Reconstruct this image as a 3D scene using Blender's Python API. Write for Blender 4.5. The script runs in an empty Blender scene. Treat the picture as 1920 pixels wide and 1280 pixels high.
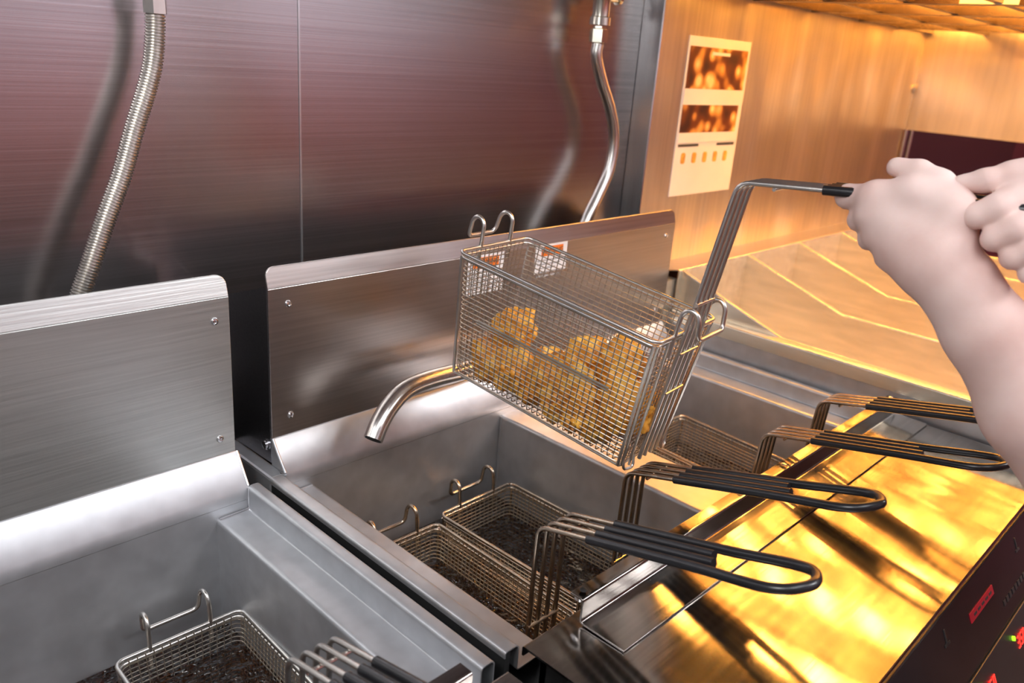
import bpy, bmesh, math, random
import numpy as np
from mathutils import Vector, Matrix, noise

S = bpy.context.scene
COL = S.collection
random.seed(7)
PI = math.pi

# ------------------------------------------------------------------ camera
cd = bpy.data.cameras.new('camera')
cam = bpy.data.objects.new('camera', cd)
COL.objects.link(cam)
cd.sensor_width = 36.0
cd.lens = 1540.49 / 1920 * 36.0
RT = Matrix(((0.69742195, -0.19134147, 0.6906454),
             (-0.71309455, -0.28129814, 0.64215848),
             (0.07140572, -0.94035089, -0.33262806)))
M = Matrix(((RT[0][0], -RT[0][1], -RT[0][2]), (RT[1][0], -RT[1][1], -RT[1][2]), (RT[2][0], -RT[2][1], -RT[2][2])))
cam.matrix_world = Matrix.Translation((0, 0, 1.5)) @ M.to_4x4()
cd.clip_start = 0.02
cd.dof.use_dof = True
cd.dof.focus_distance = 1.08
cd.dof.aperture_fstop = 5.0
S.camera = cam

# ------------------------------------------------------------------ view, world, lights
S.view_settings.view_transform = 'Standard'
S.view_settings.look = 'None'
S.view_settings.gamma = 1.0
S.view_settings.use_curve_mapping = False
S.view_settings.exposure = 0.0

w = bpy.data.worlds.new('world'); S.world = w; w.use_nodes = True
bg = w.node_tree.nodes['Background']
bg.inputs[0].default_value = (0.75, 0.8, 0.9, 1); bg.inputs[1].default_value = 0.08


def area_light(name, loc, target, sx, sy, power, color):
    l = bpy.data.lights.new(name, 'AREA'); l.shape = 'RECTANGLE'; l.size = sx; l.size_y = sy
    l.energy = power; l.color = color
    o = bpy.data.objects.new(name, l); COL.objects.link(o); o.location = loc
    o.rotation_euler = (Vector(target) - Vector(loc)).to_track_quat('-Z', 'Y').to_euler()
    return o


FLASH = area_light('camera_flash', (-0.30, 0.28, 1.80), (0.95, 0.5, 1.1), 0.22, 0.22, 4.6, (1.0, 0.97, 0.95))
area_light('ceiling_lamp_light', (0.1, -0.55, 2.60), (0.1, -0.55, 0.0), 1.6, 0.9, 15.0, (0.93, 0.96, 1.0))
area_light('ceiling_lamp_light', (-1.0, 0.3, 2.60), (-1.0, 0.3, 0.0), 0.5, 1.1, 10.0, (0.93, 0.96, 1.0))
area_light('ceiling_lamp_light', (2.3, -1.30, 2.60), (2.3, -1.30, 0.0), 2.4, 0.4, 100.0, (0.95, 0.96, 1.0))  # added lamp: brightens the opposite wall that the steel back wall reflects
LAMP_COL = (1.0, 0.44, 0.075)
LAMP_E = 140.0

# ------------------------------------------------------------------ mesh helpers


def V(*a):
    return Vector(a)


class MB:
    def __init__(self):
        self.v = []; self.f = []; self.s = []

    def add(self, vs, fs, smooth=False):
        o = len(self.v)
        self.v += [tuple(p) for p in vs]
        self.f += [tuple(i + o for i in f) for f in fs]
        self.s += [smooth] * len(fs)
        return self

    def box(self, a, b):
        x0, y0, z0 = a; x1, y1, z1 = b
        return self.add([(x0, y0, z0), (x1, y0, z0), (x1, y1, z0), (x0, y1, z0), (x0, y0, z1), (x1, y0, z1), (x1, y1, z1), (x0, y1, z1)],
                        [(0, 3, 2, 1), (4, 5, 6, 7), (0, 1, 5, 4), (1, 2, 6, 5), (2, 3, 7, 6), (3, 0, 4, 7)])

    def hexa(self, p):
        return self.add(p, [(0, 3, 2, 1), (4, 5, 6, 7), (0, 1, 5, 4), (1, 2, 6, 5), (2, 3, 7, 6), (3, 0, 4, 7)])

    def tube(self, pts, r, n=8, closed=False, cap=True, radii=None):
        pts = [Vector(p) for p in pts]
        m = len(pts)
        T = []
        for i in range(m):
            if closed:
                t = pts[(i + 1) % m] - pts[i - 1]
            else:
                t = pts[min(i + 1, m - 1)] - pts[max(i - 1, 0)]
            T.append(t.normalized())
        u = T[0].orthogonal().normalized()
        vs = []; fs = []
        for i in range(m):
            u = (u - T[i] * u.dot(T[i])).normalized()
            b = T[i].cross(u)
            rr = radii[i] if radii else r
            for k in range(n):
                a = 2 * PI * k / n
                vs.append(pts[i] + (u * math.cos(a) + b * math.sin(a)) * rr)
        for i in range(m if closed else m - 1):
            j = (i + 1) % m
            for k in range(n):
                k2 = (k + 1) % n
                fs.append((i * n + k, i * n + k2, j * n + k2, j * n + k))
        if cap and not closed:
            fs.append(tuple(range(n - 1, -1, -1))); fs.append(tuple((m - 1) * n + k for k in range(n)))
        return self.add(vs, fs, True)

    def lathe(self, prof, n=20, origin=(0, 0, 0), axis='Z'):
        vs = []; fs = []
        O = Vector(origin)
        for r, h in prof:
            for k in range(n):
                a = 2 * PI * k / n
                p = (r * math.cos(a), r * math.sin(a), h)
                if axis == 'Y': p = (p[0], p[2], p[1])
                if axis == 'X': p = (p[2], p[0], p[1])
                vs.append(O + Vector(p))
        for i in range(len(prof) - 1):
            for k in range(n):
                k2 = (k + 1) % n
                f = (i * n + k, i * n + k2, (i + 1) * n + k2, (i + 1) * n + k)
                fs.append(f if axis != 'Y' else f[::-1])
        fs.append(tuple(range(n - 1, -1, -1))); fs.append(tuple((len(prof) - 1) * n + k for k in range(n)))
        return self.add(vs, fs, True)

    def prism(self, poly, y0, y1, plane='XZ'):
        # solid from a 2D outline pushed along the remaining axis
        def P(q, t):
            if plane == 'XZ': return (q[0], t, q[1])
            if plane == 'YZ': return (t, q[0], q[1])
            return (q[0], q[1], t)
        n = len(poly)
        vs = [P(q, y0) for q in poly] + [P(q, y1) for q in poly]
        fs = [tuple(range(n)), tuple(range(2 * n - 1, n - 1, -1))]
        fs += [(i, i + n, (i + 1) % n + n, (i + 1) % n) for i in range(n)]
        return self.add(vs, fs, True)

    def sheet(self, line, t0, t1, th, plane='XZ', r=0.006, n=5):
        # folded sheet metal: a 2D line with rounded bends, thickness th, pushed along the remaining axis
        L = fillet(line, r, n)
        return self.prism(thicken(L, th), t0, t1, plane)

    def build(self, name, mat, parent=None, bevel=0.0, angle=40, seg=2):
        m = bpy.data.meshes.new(name)
        m.from_pydata([tuple(p) for p in self.v], [], self.f)
        m.polygons.foreach_set('use_smooth', [bool(x) for x in self.s])
        bm = bmesh.new(); bm.from_mesh(m)
        bmesh.ops.recalc_face_normals(bm, faces=bm.faces)
        bm.to_mesh(m); bm.free()
        if any(self.s):
            m.set_sharp_from_angle(angle=math.radians(angle))
        if mat is not None:
            for q in (mat if isinstance(mat, (list, tuple)) else [mat]): m.materials.append(q)
        m.update()
        o = bpy.data.objects.new(name, m); COL.objects.link(o)
        if parent is not None: o.parent = parent
        if bevel:
            b = o.modifiers.new('edge', 'BEVEL'); b.width = bevel; b.segments = seg; b.limit_method = 'ANGLE'
            b.angle_limit = math.radians(40)
        return o


def fillet(line, r, n=5):
    if r <= 0: return [Vector(p).to_2d() for p in line]
    L = [Vector((p[0], p[1])) for p in line]
    out = [L[0]]
    for i in range(1, len(L) - 1):
        a, b, c = L[i - 1], L[i], L[i + 1]
        u = (a - b); v = (c - b)
        lu, lv = u.length, v.length
        u.normalize(); v.normalize()
        ang = u.angle(v)
        if ang > PI - 0.02:
            out.append(b); continue
        d = min(r / math.tan(ang / 2), lu * .45, lv * .45)
        p0 = b + u * d; p1 = b + v * d
        for k in range(n + 1):
            t = k / n
            out.append((1 - t) ** 2 * p0 + 2 * t * (1 - t) * b + t * t * p1)
    out.append(L[-1])
    return out


def thicken(L, th):
    a = []; b = []
    m = len(L)
    for i in range(m):
        if i == 0: t = L[1] - L[0]
        elif i == m - 1: t = L[-1] - L[-2]
        else: t = (L[i + 1] - L[i]).normalized() + (L[i] - L[i - 1]).normalized()
        t.normalize(); nrm = Vector((-t.y, t.x))
        a.append(L[i]); b.append(L[i] + nrm * th)
    return [(p.x, p.y) for p in a] + [(p.x, p.y) for p in reversed(b)]


def rounded(x0, x1, z0, z1, r, corners='1111', n=6):
    pts = []
    C4 = [(x0, z0, PI, 1.5 * PI), (x1, z0, 1.5 * PI, 2 * PI), (x1, z1, 0, .5 * PI), (x0, z1, .5 * PI, PI)]
    for (cx, cz, a0, a1), on in zip(C4, corners):
        if on == '0':
            pts.append((cx, cz)); continue
        ox = cx + (r if cx == x0 else -r); oz = cz + (r if cz == z0 else -r)
        for k in range(n + 1):
            a = a0 + (a1 - a0) * k / n
            pts.append((ox + r * math.cos(a), oz + r * math.sin(a)))
    return pts


def bez(pts, n=8):
    # smooth curve through points
    P = [Vector(p) for p in pts]
    out = []
    for i in range(len(P) - 1):
        p0 = P[i - 1] if i > 0 else P[0] * 2 - P[1]
        p1, p2 = P[i], P[i + 1]
        p3 = P[i + 2] if i + 2 < len(P) else P[-1] * 2 - P[-2]
        for k in range(n):
            t = k / n
            out.append(.5 * ((2 * p1) + (p2 - p0) * t + (2 * p0 - 5 * p1 + 4 * p2 - p3) * t * t + (3 * p1 - p0 - 3 * p2 + p3) * t ** 3))
    out.append(P[-1])
    return out


def bend3(pts, r, n=6):
    # polyline in space with rounded corners
    P = [Vector(p) for p in pts]
    out = [P[0]]
    for i in range(1, len(P) - 1):
        a, b, c = P[i - 1], P[i], P[i + 1]
        u = a - b; v = c - b
        d = min(r, u.length * .49, v.length * .49)
        p0 = b + u.normalized() * d; p1 = b + v.normalized() * d
        for k in range(n + 1):
            t = k / n
            out.append((1 - t) ** 2 * p0 + 2 * t * (1 - t) * b + t * t * p1)
    out.append(P[-1])
    return out


def resample(P, d):
    out = [P[0].copy()]; acc = 0.0
    for a, b in zip(P, P[1:]):
        l = (b - a).length; p = d - acc
        while p <= l:
            out.append(a + (b - a) * (p / l)); p += d
        acc = l - (p - d)
    return out


def tag(o, label, cat, group=None, kind=None):
    if label: o['label'] = label
    if cat: o['category'] = cat
    if group: o['group'] = group
    if kind: o['kind'] = kind
    return o


def thing(name, label, cat, loc=(0, 0, 0), group=None):
    o = bpy.data.objects.new(name, None); COL.objects.link(o)
    o.empty_display_size = .05; o.location = loc
    return tag(o, label, cat, group)


def struct(o):
    o['kind'] = 'structure'; return o


# ------------------------------------------------------------------ materials
def mat_new(name):
    m = bpy.data.materials.new(name); m.use_nodes = True
    nt = m.node_tree
    return m, nt, nt.nodes['Principled BSDF']


def link(nt, a, b): nt.links.new(a, b)


def tex_noise(nt, scale, mapping=(1, 1, 1), detail=3.0, rot=(0, 0, 0), coord='Object'):
    tc = nt.nodes.new('ShaderNodeTexCoord'); mp = nt.nodes.new('ShaderNodeMapping'); n = nt.nodes.new('ShaderNodeTexNoise')
    mp.inputs['Scale'].default_value = mapping; mp.inputs['Rotation'].default_value = rot
    n.inputs['Scale'].default_value = scale; n.inputs['Detail'].default_value = detail
    link(nt, tc.outputs[coord], mp.inputs[0]); link(nt, mp.outputs[0], n.inputs['Vector'])
    return n


def ramp(nt, src, stops):
    r = nt.nodes.new('ShaderNodeValToRGB')
    e = r.color_ramp.elements
    while len(e) < len(stops): e.new(.5)
    for i, (p, c) in enumerate(stops):
        e[i].position = p; e[i].color = (*c, 1) if len(c) == 3 else c
    link(nt, src, r.inputs[0])
    return r


def steel(name, base=(.62, .61, .60), rough=.3, grain=(2, 260, 260), grain_amt=.08, bump=.04, wave=0.0, wave_scale=(3, 3, 3), aniso=0.0, tangent=(1, 0, 0), metal=1.0):
    m, nt, b = mat_new(name)
    b.inputs['Metallic'].default_value = metal
    g = tex_noise(nt, 1.0, grain, 2.0)
    big = tex_noise(nt, 3.0, (1, 1, 1), 3.0)
    mr = nt.nodes.new('ShaderNodeMapRange')
    mr.inputs['To Min'].default_value = rough - grain_amt; mr.inputs['To Max'].default_value = rough + grain_amt
    mix = nt.nodes.new('ShaderNodeMath'); mix.operation = 'ADD'
    h = nt.nodes.new('ShaderNodeMath'); h.operation = 'MULTIPLY'; h.inputs[1].default_value = .5
    link(nt, g.outputs['Fac'], h.inputs[0])
    h2 = nt.nodes.new('ShaderNodeMath'); h2.operation = 'MULTIPLY'; h2.inputs[1].default_value = .5
    link(nt, big.outputs['Fac'], h2.inputs[0])
    link(nt, h.outputs[0], mix.inputs[0]); link(nt, h2.outputs[0], mix.inputs[1])
    link(nt, mix.outputs[0], mr.inputs['Value']); link(nt, mr.outputs[0], b.inputs['Roughness'])
    r = ramp(nt, g.outputs['Fac'], [(0.3, tuple(c * .9 for c in base)), (.7, tuple(min(1, c * 1.06) for c in base))])
    link(nt, r.outputs[0], b.inputs['Base Color'])
    bp = nt.nodes.new('ShaderNodeBump'); bp.inputs['Strength'].default_value = bump; bp.inputs['Distance'].default_value = .002
    link(nt, g.outputs['Fac'], bp.inputs['Height'])
    last = bp
    if wave:
        wn = tex_noise(nt, 1.0, wave_scale, 1.0)
        b2 = nt.nodes.new('ShaderNodeBump'); b2.inputs['Strength'].default_value = 1.0; b2.inputs['Distance'].default_value = wave
        link(nt, wn.outputs['Fac'], b2.inputs['Height']); link(nt, bp.outputs[0], b2.inputs['Normal'])
        last = b2
    link(nt, last.outputs[0], b.inputs['Normal'])
    if aniso:
        b.inputs['Anisotropic'].default_value = aniso
        tg = nt.nodes.new('ShaderNodeCombineXYZ')
        for i in range(3): tg.inputs[i].default_value = tangent[i]
        link(nt, tg.outputs[0], b.inputs['Tangent'])
    return m


def plain(name, col, rough=.5, metal=0.0, var=.1, scale=20.0, bump=0.0, **kw):
    m, nt, b = mat_new(name)
    n = tex_noise(nt, scale)
    r = ramp(nt, n.outputs['Fac'], [(.3, tuple(c * (1 - var) for c in col)), (.7, tuple(min(1, c * (1 + var)) for c in col))])
    link(nt, r.outputs[0], b.inputs['Base Color'])
    b.inputs['Roughness'].default_value = rough; b.inputs['Metallic'].default_value = metal
    if bump:
        bp = nt.nodes.new('ShaderNodeBump'); bp.inputs['Strength'].default_value = bump; bp.inputs['Distance'].default_value = .002
        link(nt, n.outputs['Fac'], bp.inputs['Height']); link(nt, bp.outputs[0], b.inputs['Normal'])
    for k, v in kw.items(): b.inputs[k].default_value = v
    return m


def emit(name, col, e):
    m, nt, b = mat_new(name)
    b.inputs['Base Color'].default_value = (*col, 1)
    b.inputs['Emission Color'].default_value = (*col, 1); b.inputs['Emission Strength'].default_value = e
    return m


MT = {}
MT['wall_steel'] = steel('wall_steel', (.49, .465, .475), .25, (1.5, 200, 420), .05, .03, wave=.006, wave_scale=(.8, 1, 2.2))
MT['return_steel'] = steel('return_steel', (.62, .63, .64), .26, (60, 60, 3), .05, .02, metal=.9)
MT['splash_brushed'] = steel('splash_brushed', (.58, .59, .57), .36, (7, 200, 330), .08, .10, metal=.90)
MT['splash_smooth'] = steel('splash_smooth', (.52, .48, .46), .30, (4, 150, 240), .04, .02, wave=.0012, wave_scale=(7, 1, 2), metal=1.0)
MT['splash_dark'] = steel('splash_dark', (.30, .30, .32), .30, (7, 200, 330), .08, .06)
MT['vat'] = steel('vat', (.54, .55, .57), .48, (30, 30, 30), .06, .03, metal=.86)
MT['vat_warm'] = steel('vat_warm', (.56, .56, .57), .42, (30, 30, 30), .06, .03, metal=.88)
MT['deck'] = steel('deck', (.34, .32, .30), .14, (3, 140, 60), .04, .05, wave=.0025, wave_scale=(9, .8, 3), aniso=.90, tangent=(0, 1, 0))
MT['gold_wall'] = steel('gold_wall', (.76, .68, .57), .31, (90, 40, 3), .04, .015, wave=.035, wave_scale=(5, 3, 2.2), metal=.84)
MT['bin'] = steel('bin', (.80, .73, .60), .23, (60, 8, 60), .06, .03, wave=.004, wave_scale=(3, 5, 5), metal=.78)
MT['louver'] = steel('louver', (.20, .15, .11), .26, (30, 30, 60), .05, .02)
MT['wire'] = plain('wire_chrome', (.68, .65, .61), .30, 1.0, .06, 60)
MT['mesh_wire'] = plain('mesh_wire', (.50, .44, .37), .38, 1.0, .1, 60)
MT['dark_wire'] = plain('oiled_wire', (.46, .38, .30), .24, 1.0, .15, 60)
MT['dark_mesh'] = plain('oiled_mesh', (.60, .49, .35), .36, 1.0, .15, 60)
MT['pipe'] = steel('pipe', (.66, .63, .60), .22, (200, 40, 40), .06, .03)
MT['bolt'] = plain('bolt_zinc', (.7, .7, .72), .2, 1.0, .05, 40)
MT['brass'] = plain('valve_nickel', (.72, .68, .58), .22, 1.0, .05, 40)
MT['rubber'] = plain('black_vinyl', (.012, .012, .014), .28, 0, .2, 30)
MT['panel_black'] = plain('panel_black', (.018, .014, .016), .22, 0, .2, 12)
MT['panel_grey'] = plain('panel_grey', (.035, .035, .036), .35, 0, .2, 12)
MT['black'] = plain('black_paint_and_shade', (.01, .01, .01), .6, 0, .2, 12)  # cabinet black, also painted shade in the fryer gap and pipe end
MT['white'] = plain('label_white', (.82, .82, .82), .45, 0, .03, 12)
MT['orange'] = plain('label_orange', (.85, .20, .02), .45, 0, .05, 12)
MT['ink'] = plain('label_ink', (.05, .05, .05), .5, 0, .1, 12)
MT['ink_grey'] = plain('label_grey', (.42, .42, .43), .5, 0, .1, 12)
MT['red_label'] = plain('red_label', (.55, .02, .04), .4, 0, .05, 12)
MT['led_red'] = emit('led_red', (1.0, .03, .02), 2.2)
MT['led_green'] = emit('led_green', (.35, .9, .02), 1.6)
MT['bulb'] = emit('lamp_bulb', LAMP_COL, LAMP_E)
MT['tube'] = emit('ceiling_diffuser', (.93, .96, 1.0), 5.0)
MT['skin'] = None


def make_skin():
    m, nt, b = mat_new('skin')
    n = tex_noise(nt, 14.0, (1, 1, 1), 4)
    r = ramp(nt, n.outputs['Fac'], [(.25, (.64, .42, .37)), (.55, (.74, .55, .50)), (.8, (.79, .62, .57))])
    link(nt, r.outputs[0], b.inputs['Base Color'])
    b.inputs['Roughness'].default_value = .62
    b.inputs['Specular IOR Level'].default_value = .3
    b.inputs['Subsurface Weight'].default_value = .12
    b.inputs['Subsurface Radius'].default_value = (.01, .004, .002)
    f = tex_noise(nt, 260.0, (1, 1, 1), 3)
    bp = nt.nodes.new('ShaderNodeBump'); bp.inputs['Strength'].default_value = .12; bp.inputs['Distance'].default_value = .001
    link(nt, f.outputs['Fac'], bp.inputs['Height']); link(nt, bp.outputs[0], b.inputs['Normal'])
    return m


MT['skin'] = make_skin()


def make_chicken():
    m, nt, b = mat_new('crispy_crust')
    n = tex_noise(nt, 60.0, (1, 1, 1), 6)
    n2 = tex_noise(nt, 22.0, (1, 1, 1), 3)
    ad = nt.nodes.new('ShaderNodeMath'); ad.operation = 'ADD'
    link(nt, n.outputs['Fac'], ad.inputs[0]); link(nt, n2.outputs['Fac'], ad.inputs[1])
    r = ramp(nt, ad.outputs[0], [(.62, (.26, .065, .008)), (.9, (.72, .29, .03)), (1.0, (.88, .44, .06)), (1.0, (.95, .62, .16))])
    r.color_ramp.elements[0].position = .32; r.color_ramp.elements[1].position = .47
    r.color_ramp.elements[2].position = .55; r.color_ramp.elements[3].position = .68
    hf = nt.nodes.new('ShaderNodeMath'); hf.operation = 'MULTIPLY'; hf.inputs[1].default_value = .5
    link(nt, ad.outputs[0], hf.inputs[0]); link(nt, hf.outputs[0], r.inputs[0])
    link(nt, r.outputs[0], b.inputs['Base Color'])
    b.inputs['Roughness'].default_value = .42
    bp = nt.nodes.new('ShaderNodeBump'); bp.inputs['Strength'].default_value = .7; bp.inputs['Distance'].default_value = .004
    link(nt, n.outputs['Fac'], bp.inputs['Height']); link(nt, bp.outputs[0], b.inputs['Normal'])
    return m


MT['chicken'] = make_chicken()


def make_oil():
    m, nt, b = mat_new('frying_oil')
    out = nt.nodes['Material Output']
    gl = nt.nodes.new('ShaderNodeBsdfGlossy'); gl.inputs['Roughness'].default_value = .05
    tr = nt.nodes.new('ShaderNodeBsdfTransparent'); tr.inputs[0].default_value = (.50, .27, .09, 1)
    fr = nt.nodes.new('ShaderNodeFresnel'); fr.inputs[0].default_value = 1.47
    n = tex_noise(nt, 70.0, (1, 1, 1), 2)
    n2 = tex_noise(nt, 34.0, (1, 1, 1), 1)
    ad = nt.nodes.new('ShaderNodeMath'); ad.operation = 'ADD'
    link(nt, n.outputs['Fac'], ad.inputs[0]); link(nt, n2.outputs['Fac'], ad.inputs[1])
    bp = nt.nodes.new('ShaderNodeBump'); bp.inputs['Strength'].default_value = 1.0; bp.inputs['Distance'].default_value = .015
    link(nt, ad.outputs[0], bp.inputs['Height'])
    link(nt, bp.outputs[0], gl.inputs['Normal']); link(nt, bp.outputs[0], fr.inputs['Normal'])
    mx = nt.nodes.new('ShaderNodeMixShader')
    link(nt, fr.outputs[0], mx.inputs[0]); link(nt, tr.outputs[0], mx.inputs[1]); link(nt, gl.outputs[0], mx.inputs[2])
    link(nt, mx.outputs[0], out.inputs['Surface'])
    nt.nodes.remove(b)
    return m


MT['oil'] = make_oil()


def make_photo(name, seed):
    # a printed photo of golden fried food: blobs on a dark brown ground
    m, nt, b = mat_new(name)
    tc = nt.nodes.new('ShaderNodeTexCoord'); mp = nt.nodes.new('ShaderNodeMapping')
    mp.inputs['Location'].default_value = (seed * 3.1, seed * 1.7, seed)
    vo = nt.nodes.new('ShaderNodeTexVoronoi'); vo.inputs['Scale'].default_value = 30.0; vo.feature = 'SMOOTH_F1'
    link(nt, tc.outputs['Object'], mp.inputs[0]); link(nt, mp.outputs[0], vo.inputs['Vector'])
    r = ramp(nt, vo.outputs['Distance'], [(.14, (.95, .75, .35)), (.34, (.70, .34, .08)), (.50, (.16, .045, .012)), (.70, (.04, .012, .01))])
    link(nt, r.outputs[0], b.inputs['Base Color']); b.inputs['Roughness'].default_value = .4
    return m


MT['photo_a'] = make_photo('photo_print_a', 1)
MT['photo_b'] = make_photo('photo_print_b', 4)
MT['icon'] = plain('icon_print', (.75, .42, .08), .45, 0, .3, 90)
MT['shirt'] = plain('shirt_cloth', (.34, .06, .05), .85, 0, .2, 60, .2)
MT['trouser'] = plain('trouser_cloth', (.03, .03, .035), .85, 0, .2, 60, .2)
MT['hair'] = plain('hair', (.05, .03, .02), .6, 0, .3, 120, .5)
MT['shoe'] = plain('shoe', (.02, .02, .02), .4, 0, .2, 30)

# ------------------------------------------------------------------ room shell
XW0, XW1, YF, YB, ZC = -2.2, 4.9, -2.3, 1.147, 2.75
fl = plain('floor_tile', (.16, .07, .05), .45, 0, .2, 8)
nt = fl.node_tree
br = nt.nodes.new('ShaderNodeTexBrick'); br.inputs['Scale'].default_value = 5; br.offset = 0
br.inputs['Color1'].default_value = (.17, .07, .05, 1); br.inputs['Color2'].default_value = (.14, .06, .04, 1); br.inputs['Mortar'].default_value = (.08, .07, .06, 1)
br.inputs['Brick Width'].default_value = .5; br.inputs['Row Height'].default_value = .5
tc = nt.nodes.new('ShaderNodeTexCoord'); link(nt, tc.outputs['Object'], br.inputs['Vector'])
link(nt, br.outputs['Color'], nt.nodes['Principled BSDF'].inputs['Base Color'])
struct(MB().box((XW0 - .1, YF - .1, -.1), (XW1 + .1, YB + .1, 0)).build('floor', fl))
struct(MB().box((XW0 - .1, YF - .1, ZC), (XW1 + .1, YB + .1, ZC + .1)).build('ceiling', plain('ceiling_paint', (.62, .62, .62), .8, 0, .04, 6)))
struct(MB().box((XW0, YB, 0), (XW1, YB + .1, ZC)).build('wall_back', MT['wall_steel']))
struct(MB().box((XW0 - .1, YF, 0), (XW0, YB, ZC)).build('wall_left', plain('wall_paint', (.50, .50, .50), .7, 0, .04, 4)))


def make_front_wall():
    # kitchen wall behind the photographer: dark base, red tile band, pale paint above
    m, nt, b = mat_new('tiled_wall')
    tc = nt.nodes.new('ShaderNodeTexCoord'); sp = nt.nodes.new('ShaderNodeSeparateXYZ')
    link(nt, tc.outputs['Object'], sp.inputs[0])
    mr = nt.nodes.new('ShaderNodeMapRange'); mr.inputs['From Min'].default_value = 0; mr.inputs['From Max'].default_value = ZC
    link(nt, sp.outputs['Z'], mr.inputs['Value'])
    r = ramp(nt, mr.outputs[0], [(0.0, (.03, .028, .03)), (.17, (.035, .03, .03)), (.23, (.20, .08, .045)), (.30, (.34, .10, .075)), (.42, (.38, .125, .115)), (.52, (.40, .24, .27)), (.64, (.44, .40, .44))])
    link(nt, r.outputs[0], b.inputs['Base Color']); b.inputs['Roughness'].default_value = .5
    return m


struct(MB().box((XW0, YF - .1, 0), (XW1, YF, ZC)).build('wall_front', make_front_wall()))
struct(MB().box((XW1, YF, 0), (XW1 + .1, YB, ZC)).build('wall_right', plain('wall_red_paint', (.16, .02, .03), .5, 0, .1, 4)))
struct(MB().box((.7135, YB - .0012, .0), (.7165, YB, ZC)).build('trim_1', MT['return_steel']))

# ------------------------------------------------------------------ ceiling lamps
for x, y, sx, sy, lab in ((.1, -.55, 1.2, .5, 'long white fluorescent ceiling light above the aisle in front of the fryers'),
                          (-1.0, .3, .5, 1.1, 'white fluorescent ceiling light at the far left of the kitchen'),
                          (2.3, -1.30, 2.4, .4, 'longest ceiling light, added to brighten the red tiled wall opposite the fryers')):
    t = thing('ceiling_light', lab, 'light', (x, y, 2.62), 'fluorescent ceiling lights')
    hx, hy = sx / 2 + .04, sy / 2 + .04
    f = MB()
    f.box((-hx, -hy, 0), (hx, -hy + .04, .13)).box((-hx, hy - .04, 0), (hx, hy, .13)).box((-hx, -hy + .04, 0), (-hx + .04, hy - .04, .13)).box((hx - .04, -hy + .04, 0), (hx, hy - .04, .13))
    f.build('lamp_frame', MT['white'], t)
    MB().box((-hx + .04, -hy + .04, .05), (hx - .04, hy - .04, .06)).build('diffuser', MT['tube'], t)

# ------------------------------------------------------------------ fryers
OIL_Z = .705


def rivets(parent, pts, mat):
    for x, y, z in pts:
        mb = MB(); mb.lathe([(.0052, 0), (.0052, -.001), (.004, -.0028), (.0022, -.0032), (.0012, -.0026)], 14, (x, y, z), 'Y')
        mb.build('rivet', mat, parent)


def splash(parent, x0, x1, mat, corners):
    s = MB()
    s.box((x0, .979, .943), (x1, .982, 1.1690))
    # flange leaning back, with rounded outer corners
    out = rounded(x0, x1, 0, .030, .014, '00' + corners)
    top = []
    for dy in (0, .003):
        top.append([(x, .979 + dy + q * .26, 1.169 + q * .965) for x, q in out])
    n = len(out)
    vs = top[0] + top[1]
    fs = [tuple(range(n)), tuple(range(2 * n - 1, n - 1, -1))] + [(i, i + n, (i + 1) % n + n, (i + 1) % n) for i in range(n)]
    s.add(vs, fs, False)
    return s.build('splash_panel', mat, parent, .0008)


def fryer_common(name, label, xs, vats, matv, mats, corners, splash_x, deck_x, rail_x, loc):
    """xs: outer left / right; vats: list of cross-section lines; builds the fryer."""
    t = thing(name, label, 'fryer', (0, 0, 0), 'stainless steel deep fryers')
    for line in vats:
        v = MB()
        v.sheet(line, .470, .945, .0015, 'XZ', .005)
        # walls of the well that close the profile at the back and the front
        xi = [p[0] for p in line if p[1] < .6]
        xa, xb = min(xi), max(xi)
        la, lb = min(p[0] for p in line), max(p[0] for p in line)
        v.box((xa, .470, .55), (xb, .478, .866))
        v.build('vat', matv, t)
    return t


# left fryer
LF = fryer_common('deep_fryer', 'grey steel deep fryer at left with a single well and brushed splash panel', None,
                  [[(-.29, .86), (-.29, .9), (-.27, .9), (-.27, .866), (-.22, .866), (-.22, .55), (-.0, .55), (.451, .55), (.451, .864), (.498, .864), (.498, .9), (.515, .9), (.515, .84)]],
                  MT['vat'], None, None, None, None, None, None)
b = MB()
b.box((-.285, .945, .55), (.498, .953, .9)); b.build('vat_back_wall', MT['vat'], LF)
b = MB()
b.prism([(.9445, .9), (.979, .943), (.984, .943), (.984, .88), (.9445, .88)], -.285, .500, 'YZ')
b.build('sloped_back_ledge', MT['vat'], LF, .0015)
splash(LF, -.28, .499, MT['splash_brushed'], '10')
for x in (.4965, -.28): MB().box((x, .982, .87), (x + .002, 1.09, 1.165)).build('splash_side_plate', MT['splash_smooth'], LF)
rivets(LF, [(.478, .979, 1.138), (.477, .979, .967), (-.26, .979, 1.138), (-.26, .979, .967)], MT['bolt'])
# weld beads at the corner of the ledge
MB().tube([(.4975, .9435, .899), (.4975, .9435, .866)], .0022, 8).build('weld_bead', MT['bolt'], LF)
MB().tube([(.498, .9425, .8665), (.453, .9425, .8655)], .0020, 8).build('weld_bead', MT['bolt'], LF)
MB().tube(bez([(.5005, .979, .941), (.4995, .962, .920), (.4985, .946, .901)], 4), .0022, 8).build('weld_bead', MT['bolt'], LF)
b = MB()
b.sheet([(.452, .888), (.452, .900), (.178, .900), (.178, .86)], -.285, .5155, .0025, 'YZ', .004)
b.build('deck_plate', MT['deck'], LF)
b = MB()
b.sheet([(.466, .9315), (.4475, .9315), (.4475, .9035), (.387, .9028)], -.285, .462, .0022, 'YZ', .004)
b.build('front_rail', MT['deck'], LF, .0005)
b = MB().box((-.285, .20, .10), (.513, .44, .84)).box((-.285, .44, .10), (.513, 1.09, .54)).box((.505, .44, .54), (.513, 1.09, .84)).box((-.285, .44, .54), (-.277, 1.09, .84))
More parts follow.
